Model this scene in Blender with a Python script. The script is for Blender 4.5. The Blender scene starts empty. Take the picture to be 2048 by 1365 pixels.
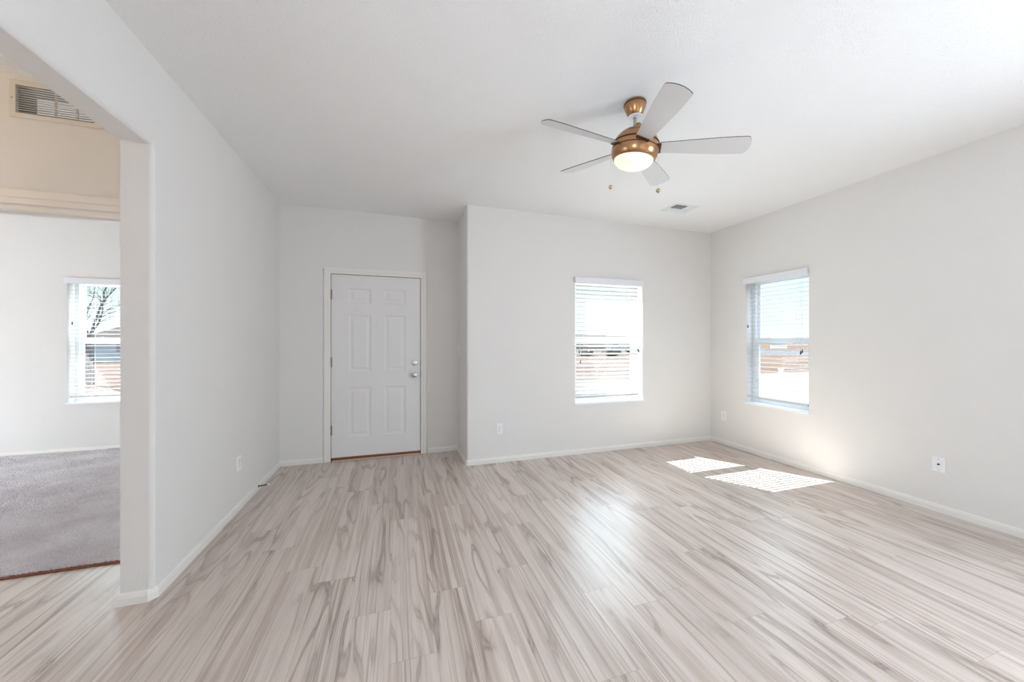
import bpy, bmesh, math, random
from mathutils import Vector, Matrix
import numpy as np
random.seed(7)
rng = np.random.default_rng(7)
scene = bpy.context.scene
COL = scene.collection

# ------------------------------------------------------------------ camera
F_PX, YAW, CAM_H = 717.1, 0.3093, 1.3036
cam_data = bpy.data.cameras.new('camera')
cam_data.sensor_width = 36.0
cam_data.lens = F_PX / 2048 * 36.0
cam_data.shift_y = 1.33 / 2048
cam_data.clip_start, cam_data.clip_end = 0.02, 2000
cam = bpy.data.objects.new('camera', cam_data)
COL.objects.link(cam)
cam.location = (0, 0, CAM_H)
cam.rotation_euler = (math.pi / 2, 0, -YAW)
scene.camera = cam

# ------------------------------------------------------------------ world, sun, fill lights, exposure
scene.view_settings.view_transform = 'Standard'
scene.view_settings.look = 'None'
scene.view_settings.exposure = 0.85
scene.view_settings.gamma = 1.0
scene.view_settings.use_curve_mapping = False
scene.cycles.use_denoising = True
scene.cycles.max_bounces = 12
scene.cycles.diffuse_bounces = 8
scene.cycles.transparent_max_bounces = 24
scene.cycles.caustics_reflective = False
scene.cycles.caustics_refractive = False
scene.cycles.sample_clamp_indirect = 6.0

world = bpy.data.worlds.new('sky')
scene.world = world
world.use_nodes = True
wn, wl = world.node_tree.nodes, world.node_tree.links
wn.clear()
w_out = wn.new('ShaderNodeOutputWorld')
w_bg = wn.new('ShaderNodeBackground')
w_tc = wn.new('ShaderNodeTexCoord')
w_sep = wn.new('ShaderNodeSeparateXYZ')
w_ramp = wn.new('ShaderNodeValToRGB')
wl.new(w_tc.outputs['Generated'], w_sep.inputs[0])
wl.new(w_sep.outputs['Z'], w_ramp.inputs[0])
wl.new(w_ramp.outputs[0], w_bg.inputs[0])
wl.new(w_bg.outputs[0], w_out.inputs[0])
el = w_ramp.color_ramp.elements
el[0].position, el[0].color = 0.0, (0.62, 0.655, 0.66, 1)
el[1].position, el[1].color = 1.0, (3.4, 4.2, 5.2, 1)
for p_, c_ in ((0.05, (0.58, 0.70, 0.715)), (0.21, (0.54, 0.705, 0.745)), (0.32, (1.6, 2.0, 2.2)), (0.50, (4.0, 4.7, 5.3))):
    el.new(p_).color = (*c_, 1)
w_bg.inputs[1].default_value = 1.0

SUN_DIR = Vector((0.549, -0.825, -1.0)).normalized()
sun_d = bpy.data.lights.new('sun', 'SUN')
sun_d.energy = 56.0
sun_d.angle = math.radians(0.15)
sun_d.color = (0.93, 0.97, 1.0)
sun = bpy.data.objects.new('sun', sun_d)
COL.objects.link(sun)
sun.rotation_euler = SUN_DIR.to_track_quat('-Z', 'Y').to_euler()
sun.location = (-6, 12, 12)


def fill_light(name, loc, direction, w, h, power, color=(0.79, 0.92, 1.07)):
    d = bpy.data.lights.new(name, 'AREA')
    d.shape = 'RECTANGLE'
    d.size, d.size_y, d.energy, d.color = w, h, power, color
    o = bpy.data.objects.new(name, d)
    COL.objects.link(o)
    o.location = loc
    o.rotation_euler = Vector(direction).to_track_quat('-Z', 'Z').to_euler()
    return o


# added fill lights behind made-up wall openings, all out of view
fill_light('rear_fill_light', (1.5, -4.62, 1.06), (0, 1, 0), 2.7, 2.0, 7)
fill_light('right_fill_light', (4.14, -0.75, 1.45), (-1, 0, 0), 1.4, 1.2, 66)
fill_light('left_fill_light', (-1.36, -1.5, 1.45), (1, 0, 0), 1.5, 1.2, 30)
fill_light('den_fill_light', (-5.93, 3.75, 1.30), (1, 0, -1.0), 1.5, 1.3, 6)
fill_light('hall_fill_light', (-5.93, 1.5, 0.95), (1, 0, -0.7), 0.9, 1.7, 22)
# added warm fill spot tinting the hall wall, unseen left of the view
hl = bpy.data.lights.new('hall_warm_fill', 'SPOT')
hl.energy, hl.color, hl.shadow_soft_size = 15.0, (1.0, 0.60, 0.14), 0.06
hl.spot_size, hl.spot_blend = math.radians(75), 1.0
hlo = bpy.data.objects.new('hall_warm_fill', hl)
COL.objects.link(hlo)
hlo.location = (-3.3, 1.75, 2.66)
hlo.rotation_euler = (Vector((-1.75, 2.65, 2.42)) - hlo.location).to_track_quat('-Z', 'Z').to_euler()

# ------------------------------------------------------------------ dimensions (metres)
XL, XR, YB, YA, XC, H = -1.174, 3.950, 3.732, 4.304, 0.693, 2.743
WT = 0.13            # inner wall thickness
YD, YD2 = 2.65, 2.765   # hall face and den face of the den wall
YF = 5.57            # far wall of the den
YR = -4.5            # rear wall
XW = -5.7            # far left wall of the house
OW = 0.17            # outer wall thickness


def lin(c):
    return tuple((v / 255 / 12.92) if v / 255 <= 0.04045 else ((v / 255 + 0.055) / 1.055) ** 2.4 for v in c)


# ------------------------------------------------------------------ materials
def mat(name, color, rough=0.5, metal=0.0, spec=0.5, bump=None, emit=None, rgb=True):
    m = bpy.data.materials.new(name)
    m.use_nodes = True
    nt = m.node_tree
    b = nt.nodes['Principled BSDF']
    c = lin(color) if rgb else color
    b.inputs['Base Color'].default_value = (*c, 1)
    b.inputs['Roughness'].default_value = rough
    b.inputs['Metallic'].default_value = metal
    b.inputs['Specular IOR Level'].default_value = spec
    if emit:
        b.inputs['Emission Color'].default_value = (*emit[0], 1)
        b.inputs['Emission Strength'].default_value = emit[1]
    if bump:
        scale, strength, dist = bump
        tc = nt.nodes.new('ShaderNodeTexCoord')
        n = nt.nodes.new('ShaderNodeTexNoise')
        n.inputs['Scale'].default_value = scale
        n.inputs['Detail'].default_value = 2.5
        bp = nt.nodes.new('ShaderNodeBump')
        bp.inputs['Strength'].default_value = strength
        bp.inputs['Distance'].default_value = dist
        nt.links.new(tc.outputs['Object'], n.inputs['Vector'])
        nt.links.new(n.outputs['Fac'], bp.inputs['Height'])
        nt.links.new(bp.outputs[0], b.inputs['Normal'])
    return m


M = {}
M['wall'] = mat('wall_paint', (0.755, 0.738, 0.715), 0.75, spec=0.25, bump=(95, 0.4, 0.004), rgb=False)
M['ceiling'] = mat('ceiling_paint', (0.87, 0.87, 0.865), 0.85, spec=0.15, bump=(130, 0.6, 0.005), rgb=False)
M['trim'] = mat('trim_paint', (0.80, 0.775, 0.735), 0.45, rgb=False)
M['door'] = mat('door_paint', (0.76, 0.745, 0.735), 0.45, rgb=False)
M['vinyl'] = mat('white_vinyl', (0.86, 0.88, 0.90), 0.35, rgb=False)
M['blind'] = mat('white_blind_slat', (0.58, 0.58, 0.58), 0.4, rgb=False)
M['valance'] = mat('white_valance', (0.80, 0.80, 0.83), 0.45, rgb=False)
M['cord'] = mat('blind_cord', (0.75, 0.75, 0.74), 0.8, rgb=False)
M['tassel'] = mat('dark_tassel', (0.05, 0.05, 0.055), 0.5, rgb=False)
M['plastic'] = mat('white_plastic', (0.84, 0.85, 0.87), 0.35, rgb=False)
M['dark'] = mat('dark_slot', (0.02, 0.02, 0.022), 0.6, rgb=False)
M['chrome'] = mat('satin_nickel', (0.62, 0.61, 0.60), 0.22, metal=1.0, rgb=False)
M['hinge'] = mat('hinge_metal', (0.33, 0.29, 0.26), 0.35, metal=1.0, rgb=False)
M['bronze'] = mat('brushed_bronze', (0.46, 0.26, 0.13), 0.24, metal=1.0, rgb=False)
M['nickel'] = mat('brushed_rod', (0.55, 0.47, 0.40), 0.3, metal=1.0, rgb=False)
M['darkbronze'] = mat('dark_bronze', (0.10, 0.035, 0.02), 0.4, metal=0.6, rgb=False)
M['blade'] = mat('fan_blade_finish', (0.70, 0.70, 0.70), 0.35, rgb=False)
M['blade_edge'] = mat('fan_blade_edge', (0.10, 0.09, 0.085), 0.5, rgb=False)
M['globe'] = mat('frosted_lit_glass', (0.9, 0.86, 0.75), 0.3, emit=((1.0, 0.84, 0.56), 0.36), rgb=False)
M['brass'] = mat('brass', (0.55, 0.42, 0.24), 0.25, metal=1.0, rgb=False)
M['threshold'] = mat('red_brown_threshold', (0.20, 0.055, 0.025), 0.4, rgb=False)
M['threshold_lip'] = mat('threshold_lip', (0.55, 0.42, 0.34), 0.45, rgb=False)
M['register'] = mat('register_paint', (0.78, 0.80, 0.80), 0.4, rgb=False)
M['grille'] = mat('grille_paint', (0.70, 0.66, 0.59), 0.5, rgb=False)
M['duct_shade'] = mat('dark_duct_shade', (0.10, 0.12, 0.125), 0.7, rgb=False)  # dark colour stands in for shade inside the vent and grille
M['rubber'] = mat('white_rubber', (0.80, 0.75, 0.66), 0.6, rgb=False)
M['spring'] = mat('spring_steel', (0.25, 0.23, 0.2), 0.35, metal=1.0, rgb=False)


def glass_mat():
    m = bpy.data.materials.new('window_glass')
    m.use_nodes = True
    nt = m.node_tree
    nt.nodes.clear()
    out = nt.nodes.new('ShaderNodeOutputMaterial')
    mix = nt.nodes.new('ShaderNodeMixShader')
    tr = nt.nodes.new('ShaderNodeBsdfTransparent')
    tr.inputs[0].default_value = (0.96, 0.985, 0.975, 1)
    gl = nt.nodes.new('ShaderNodeBsdfGlossy')
    gl.inputs['Roughness'].default_value = 0.01
    lw = nt.nodes.new('ShaderNodeLayerWeight')
    pw = nt.nodes.new('ShaderNodeMath')
    pw.operation = 'POWER'
    pw.inputs[1].default_value = 4.0
    sc_ = nt.nodes.new('ShaderNodeMath')
    sc_.operation = 'MULTIPLY_ADD'
    sc_.inputs[1].default_value = 0.6
    sc_.inputs[2].default_value = 0.03
    nt.links.new(lw.outputs['Facing'], pw.inputs[0])
    nt.links.new(pw.outputs[0], sc_.inputs[0])
    nt.links.new(sc_.outputs[0], mix.inputs[0])
    nt.links.new(tr.outputs[0], mix.inputs[1])
    nt.links.new(gl.outputs[0], mix.inputs[2])
    nt.links.new(mix.outputs[0], out.inputs[0])
    return m


M['glass'] = glass_mat()


def floor_mat():
    m = bpy.data.materials.new('plank_floor')
    m.use_nodes = True
    nt = m.node_tree
    N, L = nt.nodes, nt.links
    b = N['Principled BSDF']

    def math_(op, a, c=None, d=None):
        n = N.new('ShaderNodeMath')
        n.operation = op
        for i, v in enumerate((a, c, d)):
            if v is None:
                continue
            if isinstance(v, (int, float)):
                n.inputs[i].default_value = v
            else:
                L.new(v, n.inputs[i])
        return n.outputs[0]

    def comb(x, y, z):
        n = N.new('ShaderNodeCombineXYZ')
        for i, v in enumerate((x, y, z)):
            if isinstance(v, (int, float)):
                n.inputs[i].default_value = v
            else:
                L.new(v, n.inputs[i])
        return n.outputs[0]

    def noise(vec, scale, detail=2.0, dist=0.0):
        n = N.new('ShaderNodeTexNoise')
        n.inputs['Scale'].default_value = scale
        n.inputs['Detail'].default_value = detail
        n.inputs['Distortion'].default_value = dist
        L.new(vec, n.inputs['Vector'])
        return n.outputs['Fac']

    def ramp(v, pts):
        n = N.new('ShaderNodeValToRGB')
        els = n.color_ramp.elements
        els[0].position, els[0].color = pts[0][0], (*[pts[0][1]] * 3, 1)
        els[1].position, els[1].color = pts[-1][0], (*[pts[-1][1]] * 3, 1)
        for p, v_ in pts[1:-1]:
            els.new(p).color = (v_, v_, v_, 1)
        L.new(v, n.inputs[0])
        return n.outputs[0]

    def mix(fac, a, c):
        n = N.new('ShaderNodeMix')
        n.data_type = 'RGBA'
        L.new(fac, n.inputs[0])
        for i, v in ((6, a), (7, c)):
            if isinstance(v, tuple):
                n.inputs[i].default_value = (*v, 1)
            else:
                L.new(v, n.inputs[i])
        return n.outputs[2]

    tc = N.new('ShaderNodeTexCoord')
    sp = N.new('ShaderNodeSeparateXYZ')
    L.new(tc.outputs['Object'], sp.inputs[0])
    x, y = sp.outputs[0], sp.outputs[1]
    PW, PL = 0.19, 1.22
    u = math_('DIVIDE', math_('ADD', x, 0.031), PW)
    col = math_('FLOOR', u)
    wn_ = N.new('ShaderNodeTexWhiteNoise'); wn_.noise_dimensions = '1D'
    L.new(col, wn_.inputs['W'])
    v = math_('ADD', math_('DIVIDE', y, PL), math_('MULTIPLY', wn_.outputs['Value'], 3.0))
    row = math_('FLOOR', v)
    wn2 = N.new('ShaderNodeTexWhiteNoise'); wn2.noise_dimensions = '2D'
    L.new(comb(col, row, 0.0), wn2.inputs['Vector'])
    idv = wn2.outputs['Value']
    sc = N.new('ShaderNodeSeparateColor')
    L.new(wn2.outputs['Color'], sc.inputs[0])
    r1, r2, r3 = sc.outputs[0], sc.outputs[1], sc.outputs[2]
    gx = math_('ADD', x, math_('MULTIPLY', r1, 13.0))
    gy = math_('ADD', y, math_('MULTIPLY', r2, 17.0))
    gz = math_('MULTIPLY', idv, 40.0)
    # cathedral rings: contour lines of a long soft noise
    nf = noise(comb(math_('MULTIPLY', gx, 75.0), math_('MULTIPLY', gy, 3.0), gz), 1.0, 3.0)
    n1 = noise(comb(math_('MULTIPLY', gx, 1.0), math_('MULTIPLY', gy, 0.12), gz), 8.0, 1.5, 0.2)
    rings = math_('PINGPONG', math_('ADD', math_('MULTIPLY', n1, 13.0), math_('MULTIPLY', nf, 0.55)), 1.0)
    ring_line = ramp(rings, [(0.0, 0.0), (0.50, 0.04), (0.72, 0.30), (0.86, 1.0), (1.0, 0.55)])
    strength = ramp(noise(comb(math_('MULTIPLY', gx, 9.0), math_('MULTIPLY', gy, 0.55), gz), 1.0, 1.0), [(0.36, 0.10), (0.64, 1.0)])
    # straight fine streaks in bundles
    fine = ramp(noise(comb(math_('MULTIPLY', gx, 120.0), math_('MULTIPLY', gy, 1.1), gz), 1.0, 3.0), [(0.47, 0.0), (0.62, 1.0)])
    bundle = ramp(noise(comb(math_('MULTIPLY', gx, 16.0), math_('MULTIPLY', gy, 0.45), gz), 1.0, 2.0), [(0.44, 0.12), (0.62, 1.0)])
    streak = math_('MULTIPLY', fine, bundle)
    fibre = ramp(noise(comb(math_('MULTIPLY', gx, 300.0), math_('MULTIPLY', gy, 9.0), gz), 1.0, 2.0), [(0.35, 0.0), (0.75, 1.0)])
    broad = ramp(noise(comb(math_('MULTIPLY', gx, 22.0), math_('MULTIPLY', gy, 0.55), gz), 1.0, 2.0), [(0.48, 0.0), (0.66, 1.0)])
    light = lin((213, 200, 191))
    mid = lin((186, 169, 157))
    dark = lin((118, 99, 87))
    c = mix(math_('MULTIPLY', broad, 0.75), light, mid)
    c = mix(math_('MULTIPLY', streak, 0.62), c, lin((146, 128, 116)))
    c = mix(math_('MULTIPLY', math_('MULTIPLY', ring_line, strength), 0.68), c, dark)
    c = mix(math_('MULTIPLY', fibre, 0.16), c, dark)
    # plank to plank tone
    hv = N.new('ShaderNodeHueSaturation')
    L.new(c, hv.inputs['Color'])
    L.new(math_('ADD', math_('MULTIPLY', r3, 0.08), 0.96), hv.inputs['Value'])
    c = hv.outputs[0]
    # seams
    fu = math_('FRACT', u); fv = math_('FRACT', v)
    du = math_('MULTIPLY', math_('MINIMUM', fu, math_('SUBTRACT', 1.0, fu)), PW)
    dv = math_('MULTIPLY', math_('MINIMUM', fv, math_('SUBTRACT', 1.0, fv)), PL)
    seam = math_('LESS_THAN', math_('MINIMUM', du, dv), 0.0011)
    c = mix(math_('MULTIPLY', seam, 0.35), c, lin((120, 104, 94)))
    L.new(c, b.inputs['Base Color'])
    b.inputs['Roughness'].default_value = 0.30
    b.inputs['Specular IOR Level'].default_value = 0.8
    bp = N.new('ShaderNodeBump')
    bp.inputs['Strength'].default_value = 0.12
    bp.inputs['Distance'].default_value = 0.001
    L.new(fibre, bp.inputs['Height'])
    L.new(bp.outputs[0], b.inputs['Normal'])
    return m


M['floor'] = floor_mat()


def noise_mat(name, c1, c2, scale, rough=0.9, stretch=(1, 1, 1), lo=0.35, hi=0.65, spec=0.2):
    m = bpy.data.materials.new(name)
    m.use_nodes = True
    nt = m.node_tree
    b = nt.nodes['Principled BSDF']
    b.inputs['Roughness'].default_value = rough
    b.inputs['Specular IOR Level'].default_value = spec
    tc = nt.nodes.new('ShaderNodeTexCoord')
    mp = nt.nodes.new('ShaderNodeMapping')
    mp.inputs['Scale'].default_value = stretch
    n = nt.nodes.new('ShaderNodeTexNoise')
    n.inputs['Scale'].default_value = scale
    n.inputs['Detail'].default_value = 4
    r = nt.nodes.new('ShaderNodeValToRGB')
    r.color_ramp.elements[0].position = lo
    r.color_ramp.elements[0].color = (*c1, 1)
    r.color_ramp.elements[1].position = hi
    r.color_ramp.elements[1].color = (*c2, 1)
    nt.links.new(tc.outputs['Object'], mp.inputs[0])
    nt.links.new(mp.outputs[0], n.inputs['Vector'])
    nt.links.new(n.outputs['Fac'], r.inputs[0])
    nt.links.new(r.outputs[0], b.inputs['Base Color'])
    return m


M['carpet'] = noise_mat('carpet_pile', (0.74, 0.69, 0.71), (0.88, 0.845, 0.86), 3.0, 1.0, spec=0.05)
M['carpet_back'] = noise_mat('carpet_backing', (0.10, 0.035, 0.02), (0.16, 0.06, 0.035), 60, 1.0, spec=0.05)
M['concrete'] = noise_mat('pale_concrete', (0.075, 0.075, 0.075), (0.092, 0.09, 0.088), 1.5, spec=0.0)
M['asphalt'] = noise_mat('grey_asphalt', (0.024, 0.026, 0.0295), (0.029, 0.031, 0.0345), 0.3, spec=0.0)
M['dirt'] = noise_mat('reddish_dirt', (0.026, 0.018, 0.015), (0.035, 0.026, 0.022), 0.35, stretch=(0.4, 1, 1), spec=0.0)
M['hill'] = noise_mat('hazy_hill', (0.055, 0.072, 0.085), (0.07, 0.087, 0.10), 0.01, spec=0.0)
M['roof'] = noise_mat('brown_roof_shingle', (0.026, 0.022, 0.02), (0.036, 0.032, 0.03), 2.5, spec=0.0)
M['siding'] = noise_mat('grey_blue_siding', (0.16, 0.17, 0.19), (0.185, 0.195, 0.215), 1.0, spec=0.0)
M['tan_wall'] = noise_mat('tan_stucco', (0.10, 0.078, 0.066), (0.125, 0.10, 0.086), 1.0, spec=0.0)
M['white_out'] = noise_mat('white_painted_wood', (0.55, 0.55, 0.56), (0.6, 0.6, 0.6), 2.0, spec=0.0)
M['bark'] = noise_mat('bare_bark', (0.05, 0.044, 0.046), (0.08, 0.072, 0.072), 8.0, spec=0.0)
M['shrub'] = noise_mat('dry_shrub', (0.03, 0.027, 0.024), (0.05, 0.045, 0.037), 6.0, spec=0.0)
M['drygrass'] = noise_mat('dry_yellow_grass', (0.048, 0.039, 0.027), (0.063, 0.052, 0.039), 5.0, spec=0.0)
M['stucco_out'] = noise_mat('outer_stucco', (0.45, 0.42, 0.38), (0.5, 0.47, 0.43), 20.0)
M['darkglass'] = mat('dark_house_glass', (0.03, 0.035, 0.045), 0.15, rgb=False)


# ------------------------------------------------------------------ mesh helpers
def link(name, me, parent=None):
    o = bpy.data.objects.new(name, me)
    COL.objects.link(o)
    if parent:
        o.parent = parent
    return o


def obj(name, bm, material, parent=None, smooth=False, recalc=True):
    if recalc:
        bmesh.ops.recalc_face_normals(bm, faces=bm.faces[:])
    me = bpy.data.meshes.new(name)
    bm.to_mesh(me)
    bm.free()
    mats = material if isinstance(material, (list, tuple)) else [material]
    for m_ in mats:
        me.materials.append(m_)
    if smooth:
        me.polygons.foreach_set('use_smooth', [True] * len(me.polygons))
        if smooth == 'auto':
            me.set_sharp_from_angle(angle=math.radians(35))
    return link(name, me, parent)


def empty(name, loc=(0, 0, 0), rz=0.0):
    o = bpy.data.objects.new(name, None)
    o.empty_display_size = 0.1
    COL.objects.link(o)
    o.location = loc
    o.rotation_euler = (0, 0, rz)
    return o


def thing(o, label, cat, group=None):
    o['label'], o['category'] = label, cat
    if group:
        o['group'] = group
    return o


def struct(o):
    o['kind'] = 'structure'
    return o


def box(bm, x0, x1, y0, y1, z0, z1, mi=0, bevel=0.0):
    b2 = bmesh.new()
    vs = [b2.verts.new((x, y, z)) for x in (x0, x1) for y in (y0, y1) for z in (z0, z1)]
    for f in ((0, 1, 3, 2), (4, 6, 7, 5), (0, 4, 5, 1), (2, 3, 7, 6), (0, 2, 6, 4), (1, 5, 7, 3)):
        b2.faces.new([vs[i] for i in f])
    if bevel:
        bmesh.ops.bevel(b2, geom=b2.edges[:], offset=bevel, segments=2, affect='EDGES', profile=0.5)
    merge(bm, b2, mi=mi)


def merge(bm, b2, mat4=None, mi=None):
    if mat4 is not None:
        bmesh.ops.transform(b2, matrix=mat4, verts=b2.verts[:])
    mp = {v: bm.verts.new(v.co) for v in b2.verts}
    for f in b2.faces:
        try:
            nf = bm.faces.new([mp[v] for v in f.verts])
            nf.material_index = f.material_index if mi is None else mi
        except ValueError:
            pass
    b2.free()


def cells(solids, holes=()):
    """watertight mesh of a union of boxes minus boxes"""
    bm = bmesh.new()
    ax = [sorted({round(v, 5) for b in list(solids) + list(holes) for v in (b[2 * i], b[2 * i + 1])}) for i in range(3)]
    n = [len(a) - 1 for a in ax]

    def inside(b, c):
        return all(b[2 * i] < c[i] < b[2 * i + 1] for i in range(3))
    fill = {}
    for i in range(n[0]):
        for j in range(n[1]):
            for k in range(n[2]):
                c = [(ax[0][i] + ax[0][i + 1]) / 2, (ax[1][j] + ax[1][j + 1]) / 2, (ax[2][k] + ax[2][k + 1]) / 2]
                fill[i, j, k] = any(inside(b, c) for b in solids) and not any(inside(b, c) for b in holes)
    vs = {}

    def V(i, j, k):
        if (i, j, k) not in vs:
            vs[i, j, k] = bm.verts.new((ax[0][i], ax[1][j], ax[2][k]))
        return vs[i, j, k]
    for (i, j, k), f in fill.items():
        if not f:
            continue
        for d, q in (((-1, 0, 0), ((0, 0, 0), (0, 0, 1), (0, 1, 1), (0, 1, 0))), ((1, 0, 0), ((1, 0, 0), (1, 1, 0), (1, 1, 1), (1, 0, 1))),
                     ((0, -1, 0), ((0, 0, 0), (1, 0, 0), (1, 0, 1), (0, 0, 1))), ((0, 1, 0), ((0, 1, 0), (0, 1, 1), (1, 1, 1), (1, 1, 0))),
                     ((0, 0, -1), ((0, 0, 0), (0, 1, 0), (1, 1, 0), (1, 0, 0))), ((0, 0, 1), ((0, 0, 1), (1, 0, 1), (1, 1, 1), (0, 1, 1)))):
            if not fill.get((i + d[0], j + d[1], k + d[2]), False):
                bm.faces.new([V(i + a, j + b_, k + c_) for a, b_, c_ in q])
    bmesh.ops.dissolve_limit(bm, angle_limit=0.01, verts=bm.verts[:], edges=bm.edges[:])
    return bm


def bull(bm, test, r=0.02, seg=6):
    ed = [e_ for e_ in bm.edges if test(e_.verts[0].co) and test(e_.verts[1].co)]
    bmesh.ops.bevel(bm, geom=ed, offset=r, segments=seg, affect='EDGES', profile=0.5)


def rounded(o):
    """smooth shading on a rounded wall corner while the big faces stay flat"""
    md = o.modifiers.new('weighted_normal', 'WEIGHTED_NORMAL')
    md.mode = 'FACE_AREA'
    md.weight = 100
    md.keep_sharp = True
    return o


def near(a, b):
    return abs(a - b) < 1e-4


def lathe(bm, prof, seg=32, cap=True, mi=0, mat4=None):
    b2 = bmesh.new()
    rings = []
    for r, z in prof:
        if r < 1e-6:
            rings.append([b2.verts.new((0, 0, z))])
        else:
            rings.append([b2.verts.new((r * math.cos(2 * math.pi * i / seg), r * math.sin(2 * math.pi * i / seg), z)) for i in range(seg)])
    for a, b in zip(rings, rings[1:]):
        for i in range(seg):
            j = (i + 1) % seg
            if len(a) == 1 and len(b) == 1:
                continue
            if len(a) == 1:
                b2.faces.new((a[0], b[i], b[j]))
            elif len(b) == 1:
                b2.faces.new((a[i], b[0], a[j]))
            else:
                b2.faces.new((a[i], b[i], b[j], a[j]))
    if cap:
        for rg in (rings[0], rings[-1]):
            if len(rg) > 1:
                b2.faces.new(rg)
    bmesh.ops.recalc_face_normals(b2, faces=b2.faces[:])
    for f in b2.faces:
        f.material_index = mi
    merge(bm, b2, mat4)


def tube(bm, pts, rad, seg=8, mi=0):
    pts = [Vector(p) for p in pts]
    rads = rad if isinstance(rad, (list, tuple)) else [rad] * len(pts)
    rings = []
    for i, p in enumerate(pts):
        t = (pts[min(i + 1, len(pts) - 1)] - pts[max(i - 1, 0)]).normalized()
        a = t.orthogonal().normalized() if i == 0 else (rings_a - t * rings_a.dot(t)).normalized()
        rings_a = a
        b = t.cross(a)
        rings.append([bm.verts.new(p + rads[i] * (math.cos(2 * math.pi * k / seg) * a + math.sin(2 * math.pi * k / seg) * b)) for k in range(seg)])
    for r0, r1 in zip(rings, rings[1:]):
        for k in range(seg):
            f = bm.faces.new((r0[k], r0[(k + 1) % seg], r1[(k + 1) % seg], r1[k]))
            f.material_index = mi
    for r in (rings[0][::-1], rings[-1]):
        bm.faces.new(r).material_index = mi


BASE_PROF = [(0.0, 0.0), (0.0125, 0.0), (0.0125, 0.036), (0.0105, 0.040), (0.0105, 0.044), (0.0085, 0.047), (0.0075, 0.053), (0.004, 0.058), (0.0, 0.058)]


def baseboard(name, path, prof=BASE_PROF):
    bm = bmesh.new()
    pts = [Vector((p[0], p[1])) for p in path]
    rings = []
    for i, p in enumerate(pts):
        def nrm(a, b):
            d = (b - a).normalized()
            return Vector((-d.y, d.x))
        n0 = nrm(pts[i - 1], p) if i > 0 else None
        n1 = nrm(p, pts[i + 1]) if i < len(pts) - 1 else None
        if n0 is None:
            off = n1
        elif n1 is None:
            off = n0
        else:
            off = (n0 + n1) / (1 + n0.dot(n1))
        rings.append([bm.verts.new((p.x + off.x * o_, p.y + off.y * o_, z)) for o_, z in prof])
    k = len(prof)
    for r0, r1 in zip(rings, rings[1:]):
        for i in range(k):
            bm.faces.new((r0[i], r0[(i + 1) % k], r1[(i + 1) % k], r1[i]))
    bm.faces.new(rings[0])
    bm.faces.new(rings[-1][::-1])
    return struct(obj(name, bm, M['trim']))


# ------------------------------------------------------------------ room shell
bm = bmesh.new()
box(bm, XW - 0.2, XR + OW, YR - 0.2, YF + OW, -0.2, 0.0)
struct(obj('floor', bm, M['floor']))

bm = cells([(XW - 0.2, XR + OW, YR - 0.2, YB + OW, H, H + 0.2), (XW - 0.2, XL, YB, YF + OW, H, H + 0.2), (XL - 0.1, XC + OW, YB, YA + OW, H, H + 0.2)])
struct(obj('ceiling', bm, M['ceiling']))

# left wall of the main room, with the wide opening to the hall
JY = 2.275
bm = cells([(XL - WT, XL, YR, YF, 0, H)], [(XL - 1, XL + 1, 0.55, JY, -1, 2.30), (XL - 1, XL + 1, -2.3, -0.7, 0.85, 2.05)])
bull(bm, lambda c: near(c.x, XL) and ((near(c.y, JY) and c.z < 2.31) or (near(c.z, 2.30))), 0.022)
rounded(struct(obj('wall_left', bm, M['wall'], smooth='auto')))

# entry wall behind the front door, and the wall with the window (one corner)
bm = cells([(XL - 0.02, XC + 0.02, YA, YA + OW, 0, H)], [(-0.708, 0.276, YA - 1, YA + 1, -0.01, 2.056)])
struct(obj('wall_entry', bm, M['wall']))
W1X0, W1X1, WZ0, WZ1 = 1.958, 2.886, 0.585, 2.035
bm = cells([(XC, XR + OW, YB, YB + OW, 0, H), (XC, XC + OW, YB, YA + OW, 0, H)], [(W1X0, W1X1, YB - 1, YB + OW + 0.01, WZ0, WZ1)])
bull(bm, lambda c: near(c.x, XC) and near(c.y, YB), 0.022)
rounded(struct(obj('wall_back', bm, M['wall'], smooth='auto')))
W2Y0, W2Y1 = 2.530, 3.220
bm = cells([(XR, XR + OW, YR, YB, 0, H)], [(XR - 1, XR + 1, W2Y0, W2Y1, WZ0, WZ1), (XR - 1, XR + 1, -1.45, -0.05, 0.85, 2.05)])
struct(obj('wall_right', bm, M['wall']))
bm = cells([(XW - 0.2, XR + OW, YR - OW, YR, 0, H)], [(0.1, 2.9, YR - 1, YR + 1, 0.0, 2.08)])
struct(obj('wall_rear', bm, M['wall']))

# hall / den
GX0, GX1, GZ0, GZ1 = -1.955, -1.625, 2.535, 2.69
bm = cells([(XW, XL - WT, YD, YD2, 0, H)], [(-3.3, -1.40, YD - 1, YD + 1, -1, 2.035), (GX0, GX1, YD - 1, YD + 1, GZ0, GZ1)])
struct(obj('wall_hall', bm, M['wall']))
W3X0, W3X1 = -3.675, -2.755
bm = cells([(XW, XL, YF, YF + OW, 0, H)], [(W3X0, W3X1, YF - 1, YF + 1, WZ0, WZ1)])
struct(obj('wall_den', bm, M['wall']))
bm = cells([(XW - 0.2, XW, YR, YF + OW, 0, H)], [(XW - 1, XW + 1, 3.0, 4.5, 0.65, 1.95), (XW - 1, XW + 1, 1.05, 1.95, 0.05, 2.05)])
struct(obj('wall_far_left', bm, M['wall']))
bm = bmesh.new()
box(bm, XW, XL - WT, -0.6, -0.48, 0, H)
struct(obj('wall_hall_rear', bm, M['wall']))

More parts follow.
